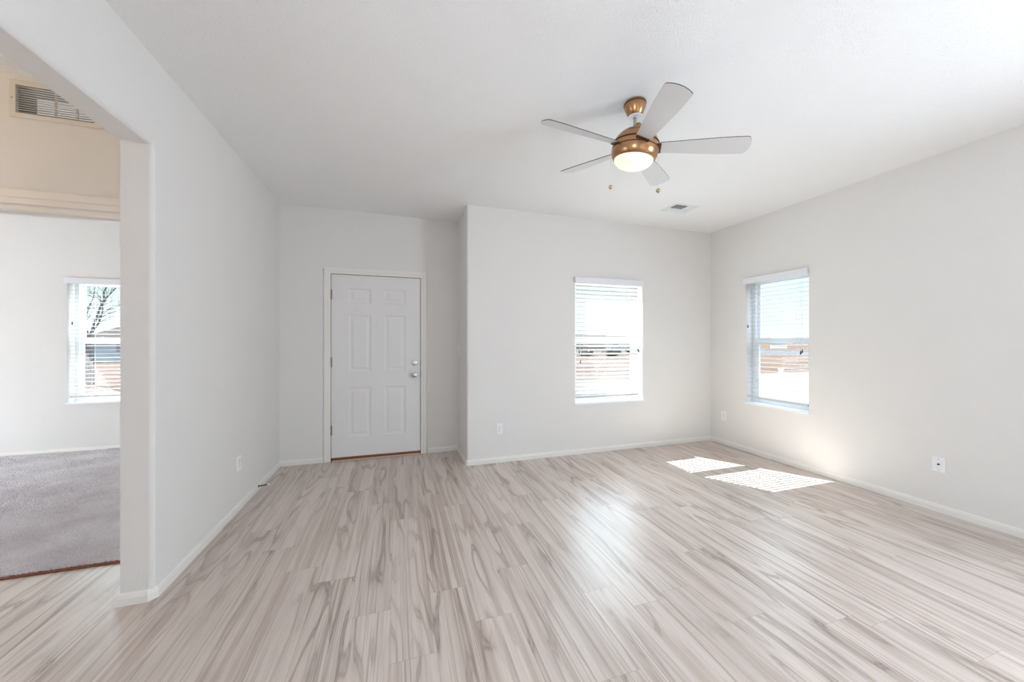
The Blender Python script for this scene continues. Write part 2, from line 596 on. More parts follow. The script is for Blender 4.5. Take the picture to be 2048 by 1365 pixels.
# baseboards
BR = 0.022
baseboard('baseboard_left', [(XL, YA), (XL, JY + 0.024), (XL - 0.022, JY), (XL - WT, JY), (XL - WT, YD)])
baseboard('baseboard_entry_left', [(-0.757, YA), (XL, YA)])
baseboard('baseboard_entry_right', [(XC, YA), (0.336, YA)])
baseboard('baseboard_back', [(XR, YB), (XC + 0.008, YB), (XC, YB + 0.008), (XC, YA)])
baseboard('baseboard_right', [(XR, YR), (XR, YB)])
baseboard('baseboard_den', [(XL - WT, YF), (XW, YF)])

# ------------------------------------------------------------------ den carpet
bm = bmesh.new()
box(bm, XW, XL - WT, YD2 - 0.03, YF, 0.001, 0.010)
carpet = struct(obj('carpet', bm, M['carpet']))
carpet['label'], carpet['category'] = 'mauve grey pile carpet covering the den floor beyond the hall', 'carpet'


def tufts(n, x0, x1, y0, y1, hgt, rad):
    p = np.stack([rng.uniform(x0, x1, n), rng.uniform(y0, y1, n), np.full(n, 0.008)], 1)
    h_ = hgt * rng.uniform(0.75, 1.2, n)
    # worn vacuum stripes: the pile leans one way, then the other
    lean = np.where(np.sin(p[:, 0] * 5.0 + p[:, 1] * 7.5) > 0, 1, -1)[:, None] * np.array([[0.25, 0.3]]) + rng.normal(0, 0.35, (n, 2))
    a0 = rng.uniform(0, 2 * np.pi, n)
    base = [p + rad * np.stack([np.cos(a0 + k * 2.094), np.sin(a0 + k * 2.094), np.zeros(n)], 1) for k in range(3)]
    top_c = p + np.concatenate([lean * h_[:, None], h_[:, None]], 1)
    top = [top_c + rad * 0.75 * np.stack([np.cos(a0 + k * 2.094), np.sin(a0 + k * 2.094), np.zeros(n)], 1) for k in range(3)]
    v = np.stack(base + top, 1).reshape(-1, 3)
    i = (np.arange(n) * 6)[:, None]
    quads = np.concatenate([i + np.array([[0, 1, 4, 3]]), i + np.array([[1, 2, 5, 4]]), i + np.array([[2, 0, 3, 5]])], 0)
    tris = i + np.array([[3, 4, 5]])
    return v, quads, tris


def tuft_obj(sets):
    vs, loops, starts, off, ls = [], [], [], 0, 0
    for v, q, t in sets:
        vs.append(v)
        for arr in (q, t):
            k = arr.shape[1]
            loops.append((arr + off).ravel())
            starts.append(ls + np.arange(len(arr)) * k)
            ls += arr.size
        off += len(v)
    v = np.concatenate(vs); lo = np.concatenate(loops); st = np.concatenate(starts)
    me = bpy.data.meshes.new('carpet_pile')
    me.vertices.add(len(v)); me.vertices.foreach_set('co', v.ravel())
    me.loops.add(len(lo)); me.loops.foreach_set('vertex_index', lo.astype(np.int32))
    me.polygons.add(len(st)); me.polygons.foreach_set('loop_start', st.astype(np.int32))
    me.update(calc_edges=True)
    me.materials.append(M['carpet'])
    return me


pile = link('pile', tuft_obj([tufts(46000, -2.75, -1.30, YD2 - 0.035, 3.6, 0.014, 0.0046), tufts(70000, -4.6, -1.30, 3.5, YF, 0.013, 0.0068)]), carpet)
pile['kind'] = 'stuff'
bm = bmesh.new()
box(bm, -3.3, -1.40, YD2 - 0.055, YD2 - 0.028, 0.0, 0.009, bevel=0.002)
struct(obj('carpet_edge_shade', bm, M['threshold']))  # dark strip standing in for the shaded side of the carpet pile

# ------------------------------------------------------------------ casing of the den opening
def casing(name, x0, x1, zt, yface, w=0.064, t1=0.016, t2=0.010, out=-1):
    """door casing round an opening, standing on the floor, with a stepped face"""
    y_a = yface + out * t1
    y_b = yface + out * t2
    lo, hi = min(yface, y_a), max(yface, y_a)
    lo2, hi2 = min(yface, y_b), max(yface, y_b)
    m_ = w * 0.55
    b = cells([(x0 - w, x0 - w + m_, lo, hi, 0, zt + w), (x1 + w - m_, x1 + w, lo, hi, 0, zt + w), (x0 - w, x1 + w, lo, hi, zt + w - m_, zt + w),
               (x0 - w, x0, lo2, hi2, 0, zt + w), (x1, x1 + w, lo2, hi2, 0, zt + w), (x0 - w, x1 + w, lo2, hi2, zt, zt + w)])
    bmesh.ops.bevel(b, geom=[e_ for e_ in b.edges if e_.is_manifold and e_.calc_face_angle(0) > 0.5], offset=0.002, segments=2, affect='EDGES')
    return b


b = casing('trim_2', -3.29, -1.41, 2.045, YD, w=0.075)
struct(obj('trim_2', b, M['trim']))
# jamb boards lining the den opening, with a narrow stop
b = cells([(-3.3, -3.282, YD, YD2, 0, 2.035), (-1.418, -1.40, YD, YD2, 0, 2.035), (-3.3, -1.40, YD, YD2, 2.017, 2.035),
           (-3.282, -3.27, YD + 0.05, YD + 0.075, 0, 2.017), (-1.43, -1.418, YD + 0.05, YD + 0.075, 0, 2.017), (-3.282, -1.418, YD + 0.05, YD + 0.075, 2.005, 2.017)])
struct(obj('trim_3', b, M['trim']))

# ------------------------------------------------------------------ front door
door = struct(empty('door_1', (-0.216, YA, 0)))
DX = -0.216
b = casing('casing', -0.689 - DX, 0.259 - DX, 2.044, 0.0)
obj('casing', b, M['trim'], door)
b = cells([(-0.708 - DX, -0.690 - DX, 0.0, OW, 0, 2.056), (0.260 - DX, 0.276 - DX, 0.0, OW, 0, 2.056), (-0.708 - DX, 0.276 - DX, 0.0, OW, 2.045, 2.056)])
obj('jamb', b, M['trim'], door)
b = cells([(-0.692 - DX, -0.672 - DX, 0.052, 0.10, 0, 2.046), (0.242 - DX, 0.262 - DX, 0.052, 0.10, 0, 2.046), (-0.692 - DX, 0.262 - DX, 0.052, 0.10, 2.028, 2.046)])
obj('gap_stop', b, M['dark'], door)  # dark stop added to block light leaking past the slab
# slab: front face with six raised panels
SX0, SX1, SZ0, SZ1, SY = -0.685 - DX, 0.255 - DX, 0.036, 2.040, 0.006
panels = [(px0 - DX, px1 - DX, z0, z1) for px0, px1 in ((-0.513, -0.282), (-0.143, 0.088)) for z0, z1 in ((1.731, 1.891), (0.968, 1.599), (0.250, 0.798))]
b = cells([(SX0, SX1, SY, SY + 0.044, SZ0, SZ1)], [(p0, p1, SY - 1, SY + 0.012, z0, z1) for p0, p1, z0, z1 in panels])
# fill each recess with moulding loops
for p0, p1, z0, z1 in panels:
    loops = []
    for ins, dep in ((0.0, 0.0), (0.004, 0.0035), (0.009, 0.006), (0.018, 0.0075), (0.034, 0.0075), (0.050, 0.0025), (0.052, 0.002)):
        loops.append([b.verts.new((x_, SY + dep, z_)) for x_, z_ in ((p0 + ins, z0 + ins), (p1 - ins, z0 + ins), (p1 - ins, z1 - ins), (p0 + ins, z1 - ins))])
    for l0, l1 in zip(loops, loops[1:]):
        for i in range(4):
            b.faces.new((l0[i], l0[(i + 1) % 4], l1[(i + 1) % 4], l1[i]))
    b.faces.new(loops[-1])
slab = obj('slab', b, M['door'], door)
RX = Matrix.Rotation(math.pi / 2, 4, 'X')   # lathe axis z -> -y (towards the room)


def knob_at(name, prof, x_, z_, y_=SY, m_=None, seg=28, parent=door):
    b_ = bmesh.new()
    lathe(b_, prof, seg)
    bmesh.ops.transform(b_, matrix=Matrix.Translation((x_, y_, z_)) @ RX, verts=b_.verts[:])
    return obj(name, b_, m_ or M['chrome'], parent, smooth='auto')


knob_at('knob', [(0.0315, 0.0), (0.0325, 0.003), (0.030, 0.009), (0.014, 0.013), (0.0115, 0.030), (0.016, 0.036), (0.0245, 0.044), (0.0268, 0.053), (0.0245, 0.061), (0.015, 0.066), (0.0, 0.0675)], 0.188 - DX, 0.920)
dbolt = knob_at('deadbolt', [(0.0305, 0.0), (0.0315, 0.004), (0.029, 0.011), (0.020, 0.014), (0.0, 0.0145)], 0.188 - DX, 1.059)
b = bmesh.new()
box(b, 0.188 - DX - 0.004, 0.188 - DX + 0.004, SY - 0.030, SY - 0.012, 1.045, 1.073, bevel=0.0015)
obj('thumb_turn', b, M['chrome'], dbolt)
knob_at('peephole', [(0.0085, 0.0), (0.0085, 0.003), (0.005, 0.004), (0.0, 0.0035)], -0.214 - DX, 1.528)
for hz in (1.818, 1.078, 0.338):
    b = bmesh.new()
    for k in range(5):
        lathe(b, [(0.0065, hz - 0.052 + k * 0.0208), (0.0065, hz - 0.052 + k * 0.0208 + 0.0198)], 12, mat4=Matrix.Translation((-0.688 - DX, -0.004, 0)))
    lathe(b, [(0.004, hz + 0.052), (0.0055, hz + 0.055), (0.0, hz + 0.058)], 12, mat4=Matrix.Translation((-0.688 - DX, -0.004, 0)))
    box(b, -0.700 - DX, -0.676 - DX, 0.0005, 0.0052, hz - 0.052, hz + 0.052)
    obj('hinge', b, M['hinge'], door)
for lz in (1.059, 0.920):
    b = bmesh.new()
    box(b, 0.2555 - DX, 0.2615 - DX, -0.0025, 0.03, lz - 0.030, lz + 0.030, bevel=0.001)
    obj('strike_plate', b, M['dark'], door)
b = bmesh.new()
box(b, SX0 - 0.004, SX1 + 0.004, -0.004, OW, 0.0, 0.030, bevel=0.003)
thr = obj('threshold', b, M['threshold'], door)
b = bmesh.new()
box(b, SX0 + 0.012, SX1 - 0.010, -0.030, -0.005, 0.001, 0.013, bevel=0.004)
obj('threshold_lip', b, M['threshold_lip'], thr)


# ------------------------------------------------------------------ windows and blinds
WD = 0.105   # depth of the reveal in front of the window


def window(name, loc, rz, w, z0, z1):
    """local: x along the wall, y outward, z up"""
    r = struct(empty(name, loc, rz))
    zm = (z0 + z1) / 2
    B = 0.042
    b_ = cells([(0, w, WD, WD + 0.062, z0, z1)], [(B, w - B, WD - 1, WD + 1, z0 + B, z1 - B)])
    bmesh.ops.bevel(b_, geom=[e_ for e_ in b_.edges if e_.calc_face_angle(0) > 0.5], offset=0.002, segments=1, affect='EDGES')
    obj('frame', b_, M['vinyl'], r)
    S = 0.033
    up = cells([(B, w - B, WD + 0.034, WD + 0.056, zm - 0.034, z1 - B)], [(B + S, w - B - S, -1, 1, zm + 0.0, z1 - B - S * 0.6)])
    us = obj('upper_sash', up, M['vinyl'], r)
    low = cells([(B, w - B, WD + 0.008, WD + 0.032, z0 + B, zm + 0.034)], [(B + S, w - B - S, -1, 1, z0 + B + S, zm - 0.034)])
    ls = obj('lower_sash', low, M['vinyl'], r)
    b_ = bmesh.new()
    box(b_, B + S - 0.004, w - B - S + 0.004, WD + 0.043, WD + 0.047, zm - 0.004, z1 - B - S * 0.6 + 0.004)
    obj('pane', b_, M['glass'], us)
    b_ = bmesh.new()
    box(b_, B + S - 0.004, w - B - S + 0.004, WD + 0.018, WD + 0.022, z0 + B + S - 0.004, zm - 0.030)
    obj('pane', b_, M['glass'], ls)
    for lx in (0.27, 0.73):
        b_ = bmesh.new()
        box(b_, w * lx - 0.022, w * lx + 0.022, WD + 0.012, WD + 0.030, zm + 0.034, zm + 0.041, bevel=0.002)
        box(b_, w * lx - 0.006, w * lx + 0.016, WD + 0.004, WD + 0.014, zm + 0.036, zm + 0.046, bevel=0.002)
        obj('latch', b_, M['vinyl'], ls)
    b_ = bmesh.new()
    box(b_, -0.010, w + 0.010, -0.016, 0.001, z0 - 0.017, z0 + 0.004, bevel=0.003)
    box(b_, 0.0005, w - 0.0005, 0.0, WD, z0 - 0.001, z0 + 0.004)
    obj('sill', b_, M['vinyl'], r)
    return r


def blind(label, loc, rz, w, z0, z1, tilt, depth, ladders, tassels, inset=(0.022, 0.052)):
    r = thing(empty('window_blind', loc, rz), label, 'blind', None)
    # valance: front board with a moulded face and two returns
    zt = z1 + 0.017
    b_ = cells([(-0.012, w - 0.002, -0.031, -0.021, z1 - 0.052, zt), (-0.012, -0.003, -0.031, -0.002, z1 - 0.040, zt), (w - 0.011, w - 0.002, -0.031, -0.002, z1 - 0.040, zt)])
    bmesh.ops.bevel(b_, geom=[e_ for e_ in b_.edges if e_.calc_face_angle(0) > 0.5], offset=0.0025, segments=2, affect='EDGES')
    obj('valance', b_, M['valance'], r)
    b_ = bmesh.new()
    box(b_, 0.006, w - 0.008, 0.004, 0.056, z1 - 0.046, z1 - 0.002, bevel=0.002)
    obj('headrail', b_, M['valance'], r)
    yc = 0.030
    pitch = 0.0472
    z_first, z_last = z1 - 0.075, z0 + 0.055
    n = int((z_first - z_last) / pitch) + 1
    ca, sa = math.cos(tilt), math.sin(tilt)
    b_ = bmesh.new()
    prof = []
    for t in (-1, -0.5, 0, 0.5, 1):
        prof.append((t * depth / 2, 0.0016 * (1 - t * t)))
    ring = [(a, c + 0.0011) for a, c in prof] + [(a, c - 0.0011) for a, c in prof[::-1]]
    sec = [(yc + a * ca - c * sa, a * sa + c * ca) for a, c in ring]   # outer edge raised by tilt
    e0 = [b_.verts.new((inset[0], y_, z_)) for y_, z_ in sec]
    e1 = [b_.verts.new((w - inset[1], y_, z_)) for y_, z_ in sec]
    for i in range(len(sec)):
        j = (i + 1) % len(sec)
        b_.faces.new((e0[i], e0[j], e1[j], e1[i]))
    b_.faces.new(e0[::-1]); b_.faces.new(e1)
    first = obj('slat', b_, M['blind'], r)
    first.location.z = z_first
    for i in range(1, n):
        c = first.copy()
        COL.objects.link(c)
        c.parent = r
        c.location.z = z_first - i * pitch
    zb = z_first - (n - 1) * pitch - 0.030
    b_ = bmesh.new()
    box(b_, inset[0], w - inset[1], yc - depth / 2, yc + depth / 2, zb - 0.012, zb + 0.010, bevel=0.003)
    obj('bottom_rail', b_, M['blind'], r)
    for u in ladders:
        b_ = bmesh.new()
        for y_ in (yc - depth / 2 * ca - 0.002, yc + depth / 2 * ca + 0.002):
            tube(b_, [(u, y_, zb), (u, y_, z1 - 0.05)], 0.0009, 5)
        obj('ladder_cord', b_, M['cord'], r)
    for u, zt_ in tassels:
        b_ = bmesh.new()
        tube(b_, [(u, -0.006, zt_), (u, -0.006, z1 - 0.045)], 0.0011, 5)
        cd = obj('pull_cord', b_, M['cord'], r)
        b_ = bmesh.new()
        lathe(b_, [(0.0025, zt_ + 0.004), (0.0045, zt_ - 0.004), (0.0065, zt_ - 0.026), (0.0062, zt_ - 0.032), (0.0, zt_ - 0.033)], 10, mat4=Matrix.Translation((u, -0.006, 0)))
        obj('tassel', b_, M['tassel'], cd, smooth='auto')
    return r


w1 = W1X1 - W1X0
window('window_1', (W1X0, YB, 0), 0, w1, WZ0, WZ1)
blind('white tilted-slat blind in the back wall window, casting striped sun on the floor', (W1X0, YB, 0), 0, w1, WZ0, WZ1,
      math.radians(31), 0.041, (0.14, w1 * 0.46, w1 - 0.15), ((0.055, 1.20), (0.068, 1.085), (w1 - 0.070, 1.215), (w1 - 0.058, 1.205)))
w2 = W2Y1 - W2Y0
window('window_2', (XR, W2Y1, 0), -math.pi / 2, w2, WZ0, WZ1)
blind('white slatted blind with open level slats in the window of the right wall', (XR, W2Y1, 0), -math.pi / 2, w2, WZ0, WZ1,
      math.radians(1.5), 0.046, (0.13, w2 - 0.13), ((0.035, 1.50), (w2 - 0.075, 1.205), (w2 - 0.06, 1.22)), inset=(0.015, 0.018))
w3 = W3X1 - W3X0
window('window_3', (W3X0, YF, 0), 0, w3, WZ0, WZ1)
blind('white open blind at the den window, seen through the hall opening on the left', (W3X0, YF, 0), 0, w3, WZ0, WZ1,
      math.radians(3), 0.046, (0.22, w3 - 0.14), ((0.05, 1.535),))

# ------------------------------------------------------------------ electrical plates
def plate(name, label, cat, loc, rz, kind, group=None):
    """local: plate in the xz plane facing -y"""
    r = thing(empty(name, loc, rz), label, cat, group)
    b_ = bmesh.new()
    box(b_, -0.036, 0.036, -0.006, 0.0, -0.058, 0.058, bevel=0.0025)
    obj('cover_plate', b_, M['plastic'], r)
    if kind == 'outlet':
        for dz in (0.0195, -0.0195):
            b_ = bmesh.new()
            box(b_, -0.0165, 0.0165, -0.0085, -0.005, dz - 0.0145, dz + 0.0145, bevel=0.002)
            s_ = obj('receptacle', b_, M['plastic'], r)
            b_ = bmesh.new()
            for dx, hh in ((-0.0065, 0.0045), (0.0065, 0.0038)):
                box(b_, dx - 0.0011, dx + 0.0011, -0.0090, -0.0075, dz + 0.0025 - hh, dz + 0.0025 + hh)
            box(b_, -0.0024, 0.0024, -0.0090, -0.0075, dz - 0.0110, dz - 0.0060)
            obj('slot', b_, M['dark'], s_)
        b_ = bmesh.new()
        lathe(b_, [(0.003, 0.0), (0.003, 0.0015), (0.0, 0.002)], 10)
        bmesh.ops.transform(b_, matrix=Matrix.Translation((0, -0.006, 0)) @ RX, verts=b_.verts[:])
        obj('screw', b_, M['chrome'], r)
    elif kind == 'cable':
        b_ = bmesh.new()
        lathe(b_, [(0.0065, 0.0), (0.0065, 0.004), (0.0045, 0.004), (0.0045, 0.012), (0.0, 0.012)], 12)
        bmesh.ops.transform(b_, matrix=Matrix.Translation((0, -0.005, 0.002)) @ RX, verts=b_.verts[:])
        obj('jack', b_, M['dark'], r)
        for dz in (0.041, -0.041):
            b_ = bmesh.new()
            lathe(b_, [(0.003, 0.0), (0.003, 0.0015), (0.0, 0.002)], 10)
            bmesh.ops.transform(b_, matrix=Matrix.Translation((0, -0.006, dz)) @ RX, verts=b_.verts[:])
            obj('screw', b_, M['chrome'], r)
    else:
        b_ = bmesh.new()
        box(b_, -0.005, 0.005, -0.009, -0.005, -0.012, 0.012, bevel=0.001)
        box(b_, -0.0035, 0.0035, -0.020, -0.008, 0.001, 0.008, bevel=0.001)
        obj('toggle', b_, M['plastic'], r)
    return r


plate('wall_outlet', 'white outlet plate on the back wall between the entry corner and the window', 'outlet', (1.049, YB, 0.362), 0, 'outlet')
plate('wall_outlet', 'white outlet plate low on the right wall, between the room corner and the window', 'outlet', (XR, 3.518, 0.362), -math.pi / 2, 'outlet')
plate('cable_plate', 'white wall plate with one dark cable jack, nearest plate on the right wall', 'cable plate', (XR, 1.620, 0.363), -math.pi / 2, 'cable')
plate('wall_outlet', 'white outlet plate low on the left wall, seen nearly edge-on', 'outlet', (XL, 3.292, 0.362), math.pi / 2, 'outlet')
plate('light_switch', 'white light switch on the short wall to the right of the front door', 'switch', (XC, 4.225, 1.21), -math.pi / 2, 'switch')

# ------------------------------------------------------------------ door stop
ds = thing(empty('door_stop', (XL + 0.0125, 3.672, 0.036), 0), 'spring door stop with a pale rubber tip on the left baseboard', 'door stop')
RY = Matrix.Rotation(math.pi / 2, 4, 'Y')
b = bmesh.new()
lathe(b, [(0.011, 0.0), (0.011, 0.002), (0.006, 0.006), (0.0, 0.006)], 14, mat4=RY)
obj('base', b, M['spring'], ds, smooth='auto')
b = bmesh.new()
tube(b, [(0.004 + 0.066 * t / 160, 0.0052 * math.cos(t * 0.9), 0.0052 * math.sin(t * 0.9) + 0.006 * (t / 160)) for t in range(161)], 0.0013, 5)
obj('spring', b, M['spring'], ds)
b = bmesh.new()
lathe(b, [(0.007, 0.0), (0.0085, 0.003), (0.0085, 0.014), (0.006, 0.018), (0.0, 0.019)], 14, mat4=Matrix.Translation((0.068, 0, 0.006)) @ RY)
obj('tip', b, M['rubber'], ds, smooth='auto')

# ------------------------------------------------------------------ ceiling vent
cv = thing(empty('ceiling_vent', (2.905, 3.135, H)), 'white slatted air register on the ceiling near the back wall', 'vent')
VW, VD = 0.155, 0.115
b = cells([(-VW, VW, -VD, VD, -0.006, 0.0)], [(-VW + 0.028, VW - 0.028, -VD + 0.025, VD - 0.025, -1, 1)])
bmesh.ops.bevel(b, geom=[e_ for e_ in b.edges if e_.calc_face_angle(0) > 0.5], offset=0.002, segments=1, affect='EDGES')
obj('frame', b, M['register'], cv)
b = bmesh.new()
box(b, -VW + 0.028, VW - 0.028, -VD + 0.025, VD - 0.025, -0.0012, 0.0)
obj('shade_plate', b, M['duct_shade'], cv)  # dark plate in place of the vent's shaded hollow
b = bmesh.new()
box(b, -0.004 + 0.02, 0.004 + 0.02, -VD + 0.025, VD - 0.025, -0.010, -0.002)
box(b, -VW + 0.028, VW - 0.028, 0.006, 0.012, -0.010, -0.002)
obj('divider', b, M['register'], cv)


def louvre(x0, x1, y_, ang):
    b_ = bmesh.new()
    box(b_, x0, x1, -0.006, 0.006, -0.0007, 0.0007)
    bmesh.ops.transform(b_, matrix=Matrix.Translation((0, y_, -0.0065)) @ Matrix.Rotation(ang, 4, 'X'), verts=b_.verts[:])
    obj('louver', b_, M['register'], cv)


for k in range(6):
    louvre(-VW + 0.028, 0.016, -0.080 + k * 0.0145, math.radians(40))
    louvre(0.024, VW - 0.028, -0.080 + k * 0.0145, math.radians(-40))
for k in range(5):
    louvre(-VW + 0.028, VW - 0.028, 0.022 + k * 0.0145, math.radians(-40))

# ------------------------------------------------------------------ transfer grille in the hall wall
gr = thing(empty('wall_grille', (GX0, YD, GZ0)), 'slatted return air grille high on the hall wall above the den opening', 'grille')
GW, GH = GX1 - GX0, GZ1 - GZ0
b = cells([(-0.022, GW + 0.032, -0.008, 0.0, -0.024, GH + 0.022)], [(0.004, GW - 0.004, -1, 1, 0.002, GH - 0.004)])
bmesh.ops.bevel(b, geom=[e_ for e_ in b.edges if e_.calc_face_angle(0) > 0.5], offset=0.002, segments=1, affect='EDGES')
obj('frame', b, M['grille'], gr)
n_l = 12
for k in range(n_l):
    b = bmesh.new()
    box(b, 0.004, GW - 0.004, -0.006, 0.006, -0.0006, 0.0006)
    bmesh.ops.transform(b, matrix=Matrix.Translation((0, 0.002, 0.009 + k * (GH - 0.02) / (n_l - 1))) @ Matrix.Rotation(math.radians(-3), 4, 'X'), verts=b.verts[:])
    obj('slat', b, M['grille'], gr)
b = cells([(0.0, GW, 0.014, YD2 - YD, 0.0, GH)], [(0.003, GW - 0.003, -1, 1, 0.003, GH - 0.003)])
obj('sleeve', b, M['duct_shade'], gr)  # liner coloured dark for the shade inside the wall hole
for u in (0.155, 0.245):
    b = bmesh.new()
    box(b, u - 0.004, u + 0.004, 0.006, 0.012, 0.0, GH)
    obj('stiffener', b, M['grille'], gr)
b = bmesh.new()
lathe(b, [(0.003, 0.0), (0.003, 0.0015), (0.0, 0.002)], 10)
bmesh.ops.transform(b, matrix=Matrix.Translation((-0.011, -0.008, GH * 0.5)) @ RX, verts=b.verts[:])
obj('screw', b, M['hinge'], gr)

# ------------------------------------------------------------------ ceiling fan
FX, FY = 1.364, 1.833
fan = thing(empty('ceiling_fan', (FX, FY, H)), 'five bladed bronze ceiling fan with a lit glass bowl and two pull chains', 'ceiling fan')
HUBZ = 2.462 - H
tilt_n = Vector((0.083, -0.121, 1.0)).normalized()
TQ = Vector((0, 0, 1)).rotation_difference(tilt_n).to_matrix().to_4x4()
BALL = Matrix.Translation((0, 0, HUBZ))
T = BALL @ TQ @ BALL.inverted()


def fan_part(name, prof, m_, parent=fan, seg=48, tilted=True, z=0.0):
    b_ = bmesh.new()
    lathe(b_, [(r_, z_ + z) for r_, z_ in prof], seg)
    if tilted:
        bmesh.ops.transform(b_, matrix=T, verts=b_.verts[:])
    return obj(name, b_, m_, parent, smooth='auto')


canopy = fan_part('canopy', [(0.060, 0.0), (0.0635, -0.004), (0.0635, -0.012), (0.062, -0.014), (0.063, -0.017), (0.060, -0.035), (0.050, -0.060), (0.040, -0.078), (0.034, -0.083), (0.0, -0.083)], M['bronze'], tilted=False)
fan_part('seam', [(0.062, -0.0105), (0.0648, -0.0115), (0.0648, -0.0145), (0.062, -0.0155)], M['darkbronze'], tilted=False, parent=canopy)
fan_part('cap', [(0.036, -0.0835), (0.043, -0.085), (0.043, -0.090), (0.014, -0.092), (0.0, -0.092)], M['plastic'], tilted=False, parent=canopy)
fan_part('downrod', [(0.0095, -0.07), (0.0095, -0.165)], M['nickel'], seg=20, tilted=False)
fan_part('coupling', [(0.0095, -0.128), (0.014, -0.130), (0.021, -0.145), (0.027, -0.158), (0.0, -0.160)], M['bronze'], seg=28)
hz = HUBZ
R_, V_ = 0.137, 0.122
up_prof = [(0.024, hz + 0.121)] + [(R_ * math.sin(a), hz + V_ * math.cos(a)) for a in [math.radians(v) for v in range(12, 77, 6)]]
motor = fan_part('motor_housing', up_prof + [(R_ * 0.985, hz + 0.018), (R_ * 0.99, hz - 0.002), (0.10, hz - 0.004)], M['bronze'])
fan_part('groove', [(R_ * 0.975 + 0.0015, hz + 0.032), (R_ * 0.98 + 0.002, hz + 0.027), (0.10, hz + 0.026)], M['darkbronze'], parent=motor)
low_prof = [(0.10, hz - 0.008), (R_ * 0.995, hz - 0.008), (R_ * 0.99, hz - 0.022), (R_ * 0.965, hz - 0.038), (R_ * 0.92, hz - 0.052), (0.119, hz - 0.061), (0.115, hz - 0.063), (0.0, hz - 0.063)]
kit = fan_part('light_kit', low_prof, M['bronze'])
fan_part('seam', [(R_ * 0.995, hz - 0.0015), (R_ * 0.995, hz - 0.0085), (0.09, hz - 0.009)], M['darkbronze'], parent=kit)
fan_part('glass_bowl', [(0.1145, hz - 0.061), (0.1135, hz - 0.067), (0.107, hz - 0.080), (0.094, hz - 0.092), (0.074, hz - 0.102), (0.048, hz - 0.110), (0.022, hz - 0.1135), (0.0, hz - 0.1145)], M['globe'], parent=kit)

BL_PITCH = -0.25
for k in range(5):
    ang = math.radians(-36 + 72 * k)
    b = bmesh.new()
    # outline in (r, t): straight sides that widen outward, shallow arc at the tip
    top = [(0.138, 0.043), (0.22, 0.0485), (0.33, 0.057), (0.44, 0.0645), (0.52, 0.0675), (0.572, 0.0675), (0.583, 0.066), (0.590, 0.061)]
    tip = [(0.601, 0.038), (0.607, 0.013), (0.607, -0.013), (0.601, -0.038)]
    outline = top + tip + [(r_, -t_) for r_, t_ in top[::-1]]
    th = 0.0042
    up_ = [b.verts.new((r_, t_, th / 2)) for r_, t_ in outline]
    dn_ = [b.verts.new((r_, t_, -th / 2)) for r_, t_ in outline]
    b.faces.new(up_); b.faces.new(dn_[::-1])
    for i in range(len(outline)):
        j = (i + 1) % len(outline)
        b.faces.new((up_[i], dn_[i], dn_[j], up_[j])).material_index = 1
    MB = T @ Matrix.Translation((0, 0, hz + 0.008)) @ Matrix.Rotation(ang, 4, 'Z') @ Matrix.Rotation(BL_PITCH, 4, 'X')
    bmesh.ops.transform(b, matrix=MB, verts=b.verts[:])
    bl = obj('blade', b, [M['blade'], M['blade_edge']], fan)
    b = bmesh.new()
    box(b, 0.100, 0.146, -0.040, 0.040, -0.0085, -0.0024, bevel=0.002)
    box(b, 0.100, 0.140, -0.030, 0.030, 0.0024, 0.006, bevel=0.001)
    bmesh.ops.transform(b, matrix=MB, verts=b.verts[:])
    obj('blade_arm', b, M['darkbronze'], bl)
def chain(dx, dy, z_top, z_bot):
    b_ = bmesh.new()
    x_, y_ = dx, dy
    tube(b_, [(x_, y_, z_top), (x_, y_, z_bot)], 0.0017, 6)
    nb = int((z_top - z_bot) / 0.006)
    c_ = obj('pull_chain', b_, M['cord'], fan)
    b_ = bmesh.new()
    lathe(b_, [(0.0, 0.013)] + [(0.0125 * math.sin(math.radians(a)), 0.0125 * math.cos(math.radians(a))) for a in range(20, 161, 20)] + [(0.004, -0.0135), (0.0, -0.016)], 20, mat4=Matrix.Translation((x_, y_, z_bot - 0.012)))
    obj('ball', b_, M['brass'], c_, smooth=True)


chain(-0.143, 0.040, 2.452 - H, 2.246 - H)
chain(0.131, -0.044, 2.420 - H, 2.226 - H)

# ------------------------------------------------------------------ outside: porch roof, ground, road, field
bm = bmesh.new()
box(bm, XL - 0.1, 1.16, YA + OW + 0.002, 6.3, 2.76, 2.95)
struct(obj('porch_roof', bm, M['stucco_out']))
GZ = -0.32


def ground_plane(name, x0, x1, y0, y1, z, m_):
    b_ = bmesh.new()
    vs = [b_.verts.new(p) for p in ((x0, y0, z), (x1, y0, z), (x1, y1, z), (x0, y1, z))]
    b_.faces.new(vs)
    return struct(obj(name, b_, m_))


ground_plane('ground', -400, 600, -120, 700, GZ - 0.05, M['dirt'])
b = cells([(XL, 40.0, 5.75, 13.5, GZ - 0.1, GZ - 0.01), (XR + OW, 10.5, -6, 5.75, GZ - 0.1, GZ - 0.01), (XL, XR + OW, YA + OW + 0.01, 5.75, GZ - 0.1, GZ - 0.01)])
struct(obj('driveway', b, M['concrete']))
b = cells([(-40.0, XL - 0.01, 7.2, 13.5, GZ - 0.1, GZ - 0.015)])
struct(obj('sidewalk', b, M['concrete']))


b_ = bmesh.new()
rc, ra, rw = Vector((60, 45, GZ - 0.04)), Vector((-0.6, 0.8, 0)), Vector((0.8, 0.6, 0))
b_.faces.new([b_.verts.new(rc + ra * i * 260 + rw * j * 14) for i, j in ((-1, -1), (-1, 1), (1, 1), (1, -1))])
struct(obj('road', b_, M['asphalt']))


